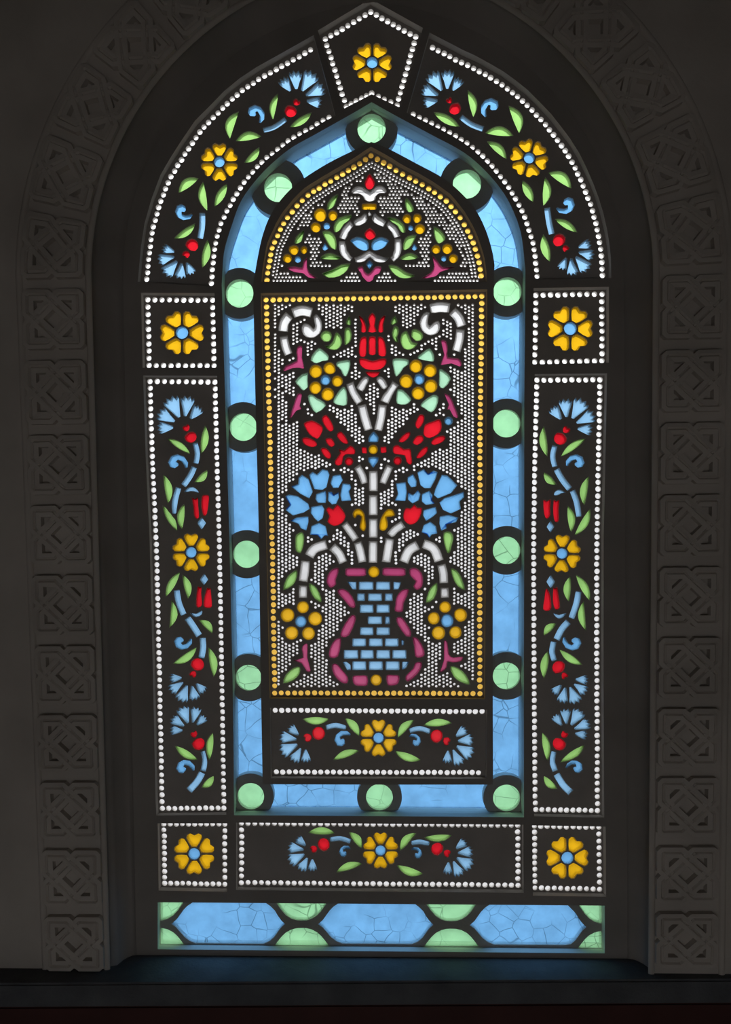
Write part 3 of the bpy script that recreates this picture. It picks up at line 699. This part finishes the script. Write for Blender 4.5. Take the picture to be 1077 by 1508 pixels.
p.polys(F, [[(318,110),(329,75),(350,54),(380,51),(373,85),(364,110),(366,130),(340,147),(324,130)],[(706,55),(740,51),(766,75),(772,110),(766,142),(740,157),(723,135),(735,115),(710,90)],[(370,155),(395,147),(427,165),(452,205),(456,237),(430,237),(405,207),(376,175)],[(436,270),(456,275),(457,300),(427,367),(395,377),(383,360),(405,310)],[(363,382),(390,377),(388,412),(374,467),(338,472),(329,450),(341,410)],[(343,503),(370,499),(392,525),(422,562),(416,592),(388,587),(353,550)],[(443,555),(475,552),(512,555),(512,600),(480,604),(453,600),(440,580)],
            [(598,553),(630,550),(662,555),(656,592),(630,602),(604,598)],[(638,255),(640,225),(645,188),(670,154),(707,149),(699,180),(682,217),(676,257)],[(643,285),(670,279),(692,305),(717,350),(717,377),(690,372),(653,320)],[(713,374),(740,374),(767,410),(780,457),(755,472),(733,465),(728,420)],[(688,555),(723,520),(733,494),(762,489),(767,510),(747,547),(705,582),(690,578)]], 'pink', 'rim_piece', g)
p.polys(F, [[(406,50),(507,50),(507,92),(406,92)],[(579,48),(692,50),(692,92),(579,90)]], 'pink', 'rim_piece', g, False)
for x, y in ((541,70),(552,575)): p.piece('knob', disc(F([(x, y)])[0], 28/s, 14), 'yellow', g)
rows = ((115,155,((470,540),(550,618))), (170,207,((462,500),(513,580),(592,630))), (222,262,((475,540),(552,615))), (277,315,((512,580),(592,617))), (328,366,((476,540),(552,616))), (380,419,((440,505),(517,583),(592,657))), (434,476,((400,469),(478,541),(552,618),(627,694))), (487,529,((440,506),(517,584),(595,662))))
for y0, y1, xs in rows:
    for x0, x1 in xs: p.piece('brick', chaikin(F([(x0,y0),(x1,y0),(x1,y1),(x0,y1)]), .06), 'paleblue', g, .0042)
p.polys(F, [[(416,115),(460,116),(460,154),(440,152)],[(632,116),(670,118),(657,152),(632,154)],[(394,490),(415,489),(434,505),(434,529),(415,529)],[(672,489),(706,489),(692,520),(672,528)],[(668,386),(684,392),(682,412),(669,418)]], 'paleblue', 'brick', g, False, .003)
# ground beads
cand = []; col = 0; x = 405.0
gp = D([(75,90),(1005,88)])+F([(1005,612),(95,612)])
while x < 700:
    y = 449+(col % 2)*2.7
    while y < 1016:
        xx = x+random.uniform(-.35, .35)
        if inside((xx, y), gp): cand.append((xx, y+random.uniform(-.35, .35)))
        y += 5.4
    x += 5.4; col += 1
void = [F([(318,40),(772,40),(760,150),(690,180),(650,250),(660,300),(722,370),(785,460),(720,590),(640,612),(440,612),(340,540),(325,450),(390,350),(450,260),(400,190)]),
        E_([(200,-20),(350,-40),(470,110),(480,160),(430,215),(330,180),(190,115)]), E_([(870,-20),(720,-40),(605,110),(600,160),(650,215),(750,180),(890,115)]),
        E_([(130,350),(200,250),(430,240),(440,370),(400,470),(330,550),(160,500)]), E_([(960,350),(900,250),(650,240),(640,370),(690,470),(770,550),(930,500)]),
        D([(465,130),(600,130),(600,390),(540,440),(470,390)]), D([(440,90),(640,90),(640,130),(440,130)]), D([(110,480),(250,620),(60,640),(160,640)])]
cand = [c for c in cand if not any(inside(c, v) for v in void)]
k = clear_of([P(a, b, IY) for a, b in cand], p.rings, 4.9*PX)
sel = [c for c, kk in zip(cand, k) if kk]
p.ground(sel, 2.05, 'tiny white pearls filling the ground around the vase and flowers'); p.close()

# ---- carnation panel under the vase
ct, cb = BI([(180,38),(910,43)]), BI([(185,256),(898,258)])
cp = [(ct[0][0], ct[0][1]), (ct[1][0], ct[1][1]), (cb[1][0]+4, cb[1][1]), (cb[0][0]-1, cb[0][1])]
INNER_OPEN.append(margin(cp, IY, 6.0))
p = Panel('low_carnation_panel', 'low panel directly under the vase panel with two blue carnations and yellow flower', margin(cp, IY, 9), IY, .013)
p.beads(rect_line(ct, 32), 4.1); p.beads(rect_line(cb, 32), 4.1)
q = lambda *a: BI([a])[0]
p.heart_flower((557.7,1086.8), 26.2, 90)
p.carnation(q(287,146), 38.5, 207, q(333,120), q(297,135), 9.2, 5.8); p.carnation(q(793,150), 38.5, -27, q(751,130), q(783,145), 9.2, 5.8)
p.leaves(BI, 2.3933, [((276,70),(372,70),25,.06),((426,67),(477,130),27,-.10),((385,214),(477,181),24,-.06),((612,138),(672,73),25,-.12),((703,92),(805,84),25,-.06),((602,183),(694,214),26,.06)])
p.stems(BI, 2.3933, [([(360,100),(395,92),(433,103)], 18), ([(653,112),(690,103),(727,114)], 18)])
p.piece('scroll', curl(q(409,149), q(447,122), 'L'), 'blue', None, .003); p.piece('scroll', curl(q(679,152), q(651,128), 'R'), 'blue', None, .003)
p.close()

# ================================================================ window frame, blue band, wall
def ring_wall(name, ring, y0, y1, th, mat, parent):
    """a channel side: the outline swept back from y0 to y1, th thick (outwards when th > 0)"""
    r2 = offset(ring, -th); n = len(ring)
    V = [(a, y0, b) for a, b in ring]+[(a, y1, b) for a, b in ring]+[(a, y0, b) for a, b in r2]+[(a, y1, b) for a, b in r2]
    Fc = []
    for i in range(n):
        j = (i+1) % n
        Fc += [(i, n+i, n+j, j), (2*n+i, 2*n+j, 3*n+j, 3*n+i), (i, j, 2*n+j, 2*n+i), (n+i, 3*n+i, 3*n+j, n+j)]
    return mesh_obj(name, V, Fc, mat, parent)

band_out_px = [(326.7,420),(332,596),(338,798),(343,1022),(344.8,1200.5),(559,1202),(772,1203.5),(771.8,1022),(772.3,790),(772.5,596),(774,420)]
arch_out_R = [(773,388),(767.5,343.5),(755,308),(739,280),(715,251.5),(683.5,224.5),(634,197.5),(588,173),(547.6,150.4)]
arch_out_L = [(514,170),(466,197),(431,216.5),(406.5,235.5),(382,259.5),(356,294.5),(341.5,332),(331,367),(328,394)]
band_in_px = [(373,420),(376.5,596),(381,773),(384,985),(387,1155),(557,1155.5),(726.5,1155.5),(726,985),(726.3,773),(727,596),(727.6,420)]
arch_in_R = [(728,385),(718,345),(702,311),(682,287),(654,263),(612,240),(572,219),(547,209)]
arch_in_L = [(522,221),(484,240),(446,264),(420,287),(399,316),(386,350),(377,394)]
def side(*runs):
    pts = []
    for r in runs: pts += catmull(r, 4, False)[:-1]
    return ccw([P(a, b) for a, b in pts])
BO = side(band_out_px[:5], band_out_px[4:7], band_out_px[6:]+arch_out_R, arch_out_R[-1:]+arch_out_L+band_out_px[:1])
BI_ = side(band_in_px[:5], band_in_px[4:7], band_in_px[6:]+arch_in_R, arch_in_R[-1:]+arch_in_L+band_in_px[:1])

def arch_path(xl, xr, y_spring, R, y_bot, xlb, xrb, Y, n=14):
    """a pointed arch traced in the plane y = Y, from the bottom left over the point to the bottom right"""
    out = [(xlb, y_bot), ((xlb+xl)/2, (y_bot+y_spring)/2)]
    cxl, cxr = xl+R, xr-R; xm = (xl+xr)/2; am = math.acos(max(-1, min(1, (cxl-xm)/R)))
    for k in range(n+1):
        a = am*k/n; out.append((cxl-R*math.cos(a), y_spring-R*math.sin(a)))
    for k in range(n-1, -1, -1):
        a = am*k/n; out.append((cxr+R*math.cos(a), y_spring-R*math.sin(a)))
    out += [((xrb+xr)/2, (y_bot+y_spring)/2), (xrb, y_bot)]
    return [P(a, b, Y) for a, b in out]
YB = 1500
p0 = arch_path(181, 919, 405, 404, YB, 203, 925, 0.0)               # where the flat back of the niche ends
FRAME = offset(ccw(p0), -.02)
win = slab('window_1', FRAME, [(r, r) for r in OPEN]+[(BO, BO)], 0.0, PY+.001, MAT['plaster'], None, MAT['cut'])
win['kind'] = 'structure'; win['label'] = 'dark plaster frame bars of the pointed stained glass window'
inner = slab('inner_frame', BI_, [(r, r) for r in INNER_OPEN], 0.0, IY+.001, MAT['plaster'], win, MAT['cut'])
DY = .080
ring_wall('band_channel', BO, PY-.002, DY+.012, .004, MAT['cut'], win)
ring_wall('inner_frame_side', offset(BI_, .004), .001, DY+.012, .004, MAT['cut'], win)
ring_wall('strip_channel', offset(strip_open, 0), .03, .06, .004, MAT['cut'], win)

def ray_out(c, a, rmax):
    """how far the band's floor goes from c at angle a"""
    r = 0.0
    while r < rmax:
        q = (c[0]+r*math.cos(a), c[1]+r*math.sin(a))
        if not inside(q, BO) or inside(q, BI_): return max(r-.001, .001)
        r += .001
    return rmax
round_px = [(547.5,183,36.5),(691.8,269,38),(749,431.3,35),(747.2,624.5,35),(747,810.5,35),(747.2,994.5,35),(749.2,1178,34),(559,1175.5,33),(367.5,1177,34),(365.6,996.8,35),(362.5,816.2,35),(357.5,629.8,35.5),(353.2,434,35.5),(406.6,274.8,39)]
RC = []
for a, b, _ in round_px:
    c = np.array(P(a, b, .056)); edges = [np.array(resample(list(r)+[r[0]], .003)) for r in (BO, BI_)]
    for it in range(30):                             # seat it clear of both sides of the channel
        for e_ in edges:
            d = c-e_; k = (d*d).sum(1).argmin(); L_ = np.hypot(*d[k])
            if L_ < .0435: c = c+d[k]/L_*.0008
    RC.append((float(c[0]), float(c[1])))
for i, (cx_, cy_, R) in enumerate(round_px):
    c = RC[i]; n = 40
    rh = min(.041, min(np.hypot(*(np.array(resample(list(r)+[r[0]], .003))-np.array(c)).T).min() for r in (BO, BI_))-.0015)
    out = [(c[0]+ray_out(c, 2*math.pi*k/n, R*PX*1.04)*math.cos(2*math.pi*k/n), c[1]+ray_out(c, 2*math.pi*k/n, R*PX*1.04)*math.sin(2*math.pi*k/n)) for k in range(n)]
    rh_ring = [(c[0]+min(rh, 2)*math.cos(2*math.pi*k/28), c[1]+rh*math.sin(2*math.pi*k/28)) for k in range(28)]
    co = slab('roundel_collar', ccw(out), [(rh_ring, offset(rh_ring, -.003))], .044, .030, MAT['lattice'], win, MAT['cut'])
    rg = [(c[0]+(rh+.0035)*math.cos(2*math.pi*k/28), c[1]+(rh+.0035)*math.sin(2*math.pi*k/28)) for k in range(28)]; r1 = offset(rg, .004)
    V = [(a, .0680, b) for a, b in rg]+[(a, .0650, b) for a, b in r1]; Fc = [(k, (k+1) % 28, 28+(k+1) % 28, 28+k) for k in range(28)]+[tuple(range(28, 56))]
    mesh_obj('green_roundel', V, Fc, MAT['disc'], co)
# the blue panes: pieces of the band between one collar and the next
def pane(i, j):
    ca, cb = np.array(RC[i]), np.array(RC[j]); sides = []
    for ring in (BO, BI_):
        d = np.array(resample(list(ring)+[ring[0]], .004)[:-1]); n = len(d)
        ia, ib = ((d-ca)**2).sum(1).argmin(), ((d-cb)**2).sum(1).argmin()
        fw_ = (ib-ia) % n; seq = [(ia+k) % n for k in range(fw_+1)] if fw_ <= n/2 else [(ia-k) % n for k in range((ia-ib) % n+1)]
        sides.append([tuple(d[k]) for k in seq if np.hypot(*(d[k]-ca)) > .0665 and np.hypot(*(d[k]-cb)) > .0665])
    o_, i_ = sides
    def end(c, p_, q_):
        m = np.array([(p_[0]+q_[0])/2, (p_[1]+q_[1])/2])-c; m *= .047/np.hypot(*m); return tuple(c+m)
    r = ccw([end(ca, o_[0], i_[0])]+o_+[end(cb, o_[-1], i_[-1])]+i_[::-1]); r1 = offset(r, .003); n = len(r)
    V = [(a, DY, b) for a, b in r]+[(a, DY-.003, b) for a, b in r1]+[(a, DY+.006, b) for a, b in r]
    Fc = [(k, (k+1) % n, n+(k+1) % n, n+k) for k in range(n)]+[tuple(range(n, 2*n))]+[(2*n+k, 2*n+(k+1) % n, (k+1) % n, k) for k in range(n)]
    mesh_obj('blue_pane', V, Fc, MAT['pane'], win)
for i in range(len(RC)): pane(i, (i+1) % len(RC))

# ---------------------------------------------------------------- niche, carved wall
WY = -.08                                            # face of the carved wall
p1 = arch_path(134, 964, 402, 458, YB, 176, 958, -.058)
p2 = arch_path(127, 970, 402, 464, YB, 157, 962, -.075)
p3 = arch_path(125, 972, 402, 466, YB, 155, 964, WY)
def loft(name, paths, mat, parent=None, close_back=None):
    V, Fc = [], []; n = len(paths[0][0])
    for pth, Y in paths: V += [(a, Y, b) for a, b in pth]
    for k in range(len(paths)-1):
        for i in range(n-1): Fc.append((k*n+i, k*n+i+1, (k+1)*n+i+1, (k+1)*n+i))
    return mesh_obj(name, V, Fc, mat, parent, True)
mid = lambda a, b, t: [(x0+(x1-x0)*t, y0+(y1-y0)*t) for (x0, y0), (x1, y1) in zip(a, b)]
nj = loft('wall_niche', [(p0, .002), (p0, -.0005), (mid(p0, p1, .28), -.004), (mid(p0, p1, .52), -.013), (mid(p0, p1, .74), -.027), (mid(p0, p1, .9), -.044), (p1, -.058), (p2, -.070), (p2, -.075)], MAT['plaster'])
nj['kind'] = 'structure'; nj['label'] = 'smooth hollow plaster reveal around the pointed window'
ZB, ZT = 0.0, 4.2
outer_rect = [(-3.0, ZB), (3.0, ZB), (3.0, ZT), (-3.0, ZT)]
fw = slab('wall_front', outer_rect, [(ccw(p3), ccw(p2))], WY, .03, MAT['stone'], None)
fw['kind'] = 'structure'; fw['label'] = 'grey stone wall face around the niche, with carved interlace border'
# knot blocks along both sides and over the arch
pc = arch_path(79, 1021, 402, 512, YB, 115, 1008, WY-.004, 40)
def sample_path(pth):
    L = [0]
    for i in range(1, len(pth)): L.append(L[-1]+(Vector(pth[i])-Vector(pth[i-1])).length)
    def f(s):
        s = max(0, min(L[-1], s)); lo, hi = 0, len(L)-1
        while hi-lo > 1:
            m = (lo+hi)//2
            if L[m] <= s: lo = m
            else: hi = m
        t = (s-L[lo])/(L[hi]-L[lo]); a, b = Vector(pth[lo]), Vector(pth[hi]); d = (b-a).normalized()
        return a.lerp(b, t), d
    return f, L
fL, LL = sample_path(pc)
def s_at(px, py, side):
    q = Vector(P(px, py, WY-.004)); best = None
    for k in range(0, 2400):
        s = LL[-1]*k/2400
        if (s < LL[-1]/2) != (side < 0): continue
        d = (fL(s)[0]-q).length
        if best is None or d < best[0]: best = (d, s)
    return best[1]
KN_A = [(-.78, .82), (-.82, .78), (-.82, .22), (0, -.60), (.22, -.82), (.78, -.82), (.82, -.78), (.82, -.22), (.6, 0), (0, .60), (-.22, .82)]
def block(s0, s1, k):
    """one carved block between path lengths s0 and s1: sunk bed, border, and two interlaced bands"""
    half = .087; ln = s1-s0; body = ln*.84; a0 = s0+ln*.03
    par = fw
    def tf(u, v, h):
        c, d = fL(a0+body*(v+1)/2); n = Vector((d.y, -d.x)); q = c-n*(u*half)
        return (q.x, WY-h, q.y)
    V, Fc = [], []
    # bed: a proud plate with the five sunk cells left between the bands
    N = 6
    for j in range(N+1):
        v = -1.02+2.04*j/N
        for (u, h) in ((-1.04, -.001), (-1.0, -.004), (1.0, -.004), (1.04, -.001)): V.append(tf(u, v, h))
    for j in range(N):
        for m in range(3): Fc.append((j*4+m, j*4+m+1, j*4+4+m+1, j*4+4+m))
    b = len(V); V += [tf(-1.0, -1.05, -.001), tf(1.0, -1.05, -.001), tf(-1.0, 1.05, -.001), tf(1.0, 1.05, -.001)]
    Fc += [(b, b+1, 2, 1), (N*4+1, N*4+2, b+3, b+2)]
    o = mesh_obj('carved_block', V, Fc, MAT['stone'], par)
    for mir in (1, -1):
        pts = [(x*mir, y) for x, y in KN_A]; dense = []
        for i in range(len(pts)):
            A_, B_ = Vector(pts[i]), Vector(pts[(i+1) % len(pts)]); m = max(1, int((B_-A_).length/.22))
            dense += [A_.lerp(B_, t/m) for t in range(m)]
        n = len(dense); V, Fc = [], []
        prof = ((-.225, -.005), (-.20, .019), (-.05, .021), (0, .015), (.05, .021), (.20, .019), (.225, -.005))
        for i in range(n):
            d1 = (dense[i]-dense[i-1]).normalized(); d2 = (dense[(i+1) % n]-dense[i]).normalized()
            n1 = Vector((-d1.y, d1.x)); n2 = Vector((-d2.y, d2.x)); mm = (n1+n2).normalized(); kf = 1/max(mm.dot(n1), .7)
            x, y = dense[i]; wob = .0007*(1 if x*mir > 0 else -1)*(1 if mir > 0 else -1) if abs(x)+abs(y) < 1.0 else 0
            for w_, h in prof:
                q = dense[i]+mm*(w_*kf); V.append(tf(max(-1.0, min(1.0, q.x)), max(-1.0, min(1.0, q.y)), h*1.0+wob))
        K = len(prof)
        for i in range(n):
            j = (i+1) % n
            for m in range(K-1): Fc.append((i*K+m, i*K+m+1, j*K+m+1, j*K+m))
        mesh_obj('strand', V, Fc, MAT['stone'], o)
jl = [1525,1429,1335,1237,1138,1039,937,834,732,628,518,415]; jr = [1434,1340,1242,1141,1039,936,832,726.5,621,513.5,405]
sl = [s_at(90, y, -1) for y in jl]; sr = [s_at(1012, y, 1) for y in jr]
for a, b in zip(sl, sl[1:]): block(a, b, 0)
for a, b in zip(sr, sr[1:]): block(b, a, 1)
step = .205; m_ = LL[-1]/2
nb = round((m_-sl[-1])/step)
for k in range(nb): block(sl[-1]+(m_-sl[-1])*k/nb, sl[-1]+(m_-sl[-1])*(k+1)/nb, 0)
for k in range(nb): block(m_+(sr[-1]-m_)*k/nb, m_+(sr[-1]-m_)*(k+1)/nb, 1)
# fillets on both sides of the carved border
def fillet(name, path, r, Y):
    V, Fc = [], []; n = len(path); K = 6
    for i, q in enumerate(path):
        a = Vector(path[max(0, i-1)]); b = Vector(path[min(n-1, i+1)]); d = (b-a).normalized(); nn = Vector((-d.y, d.x))
        for k in range(K):
            t = math.pi*k/(K-1); w_ = Vector(q)+nn*(r*math.cos(t)); V.append((w_.x, Y-r*.8*math.sin(t), w_.y))
    for i in range(n-1):
        for k in range(K-1): Fc.append((i*K+k, i*K+k+1, (i+1)*K+k+1, (i+1)*K+k))
    o = mesh_obj(name, V, Fc, MAT['stone'], None, True); o['kind'] = 'structure'; return o
fillet('trim_1', arch_path(130, 967, 402, 461, YB, 160, 959, WY, 30), .009, WY)['label'] = 'rounded fillet along the niche edge'
fillet('trim_2', arch_path(28, 1076, 402, 563, YB, 70, 1062, WY, 30), .010, WY)['label'] = 'rounded fillet outside the carved border'

# ledge across the foot of the niche, dark dado below it
zt = (P(0, 1453, -.165)[1]+P(1077, 1438, -.105)[1])/2
zb = P(540, 1481, -.135)[1]
def prism(name, foot, z0, z1, mat, kind='structure', ch=.006):
    bm = bmesh.new(); vs_ = [bm.verts.new((x, y, z0)) for x, y in foot]; f = bm.faces.new(vs_)
    ex = bmesh.ops.extrude_face_region(bm, geom=[f]); bmesh.ops.translate(bm, verts=[v for v in ex['geom'] if isinstance(v, bmesh.types.BMVert)], vec=(0, 0, z1-z0))
    bmesh.ops.recalc_face_normals(bm, faces=bm.faces); bmesh.ops.bevel(bm, geom=list(bm.edges), offset=ch, segments=2, affect='EDGES')
    me = bpy.data.meshes.new(name); bm.to_mesh(me); bm.free(); me.materials.append(mat)
    o = bpy.data.objects.new(name, me); C.objects.link(o); o['kind'] = kind; return o
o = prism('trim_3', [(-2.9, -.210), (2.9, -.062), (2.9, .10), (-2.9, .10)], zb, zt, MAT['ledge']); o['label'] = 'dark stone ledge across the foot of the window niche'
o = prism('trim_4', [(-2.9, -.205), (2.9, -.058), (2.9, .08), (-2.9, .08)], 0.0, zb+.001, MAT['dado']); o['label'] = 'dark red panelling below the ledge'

# the rest of the room, behind the viewer: it keeps the sky out except through an added low opening
def box(name, lo, hi, mat):
    x0, y0, z0 = lo; x1, y1, z1 = hi
    V = [(x0,y0,z0),(x1,y0,z0),(x1,y1,z0),(x0,y1,z0),(x0,y0,z1),(x1,y0,z1),(x1,y1,z1),(x0,y1,z1)]
    o = mesh_obj(name, V, [(0,3,2,1),(4,5,6,7),(0,1,5,4),(1,2,6,5),(2,3,7,6),(3,0,4,7)], mat); o['kind'] = 'structure'; return o
box('floor', (-3.2, -4.4, -.15), (3.2, .16, 0), MAT['floor']); box('ceiling', (-3.2, -4.4, 4.2), (3.2, .16, 4.35), MAT['plaster'])
box('wall_left', (-3.15, -4.4, 0), (-3.0, .16, 4.2), MAT['plaster']); box('wall_right', (3.0, -4.4, 0), (3.15, .16, 4.2), MAT['plaster'])
o = slab('wall_rear', [(-3.0, 0), (3.0, 0), (3.0, 4.2), (-3.0, 4.2)], [([(-1.0, .1), (.8, .1), (.8, 1.1), (-1.0, 1.1)],)*2], -4.35, .15, MAT['plaster'], None); o['kind'] = 'structure'
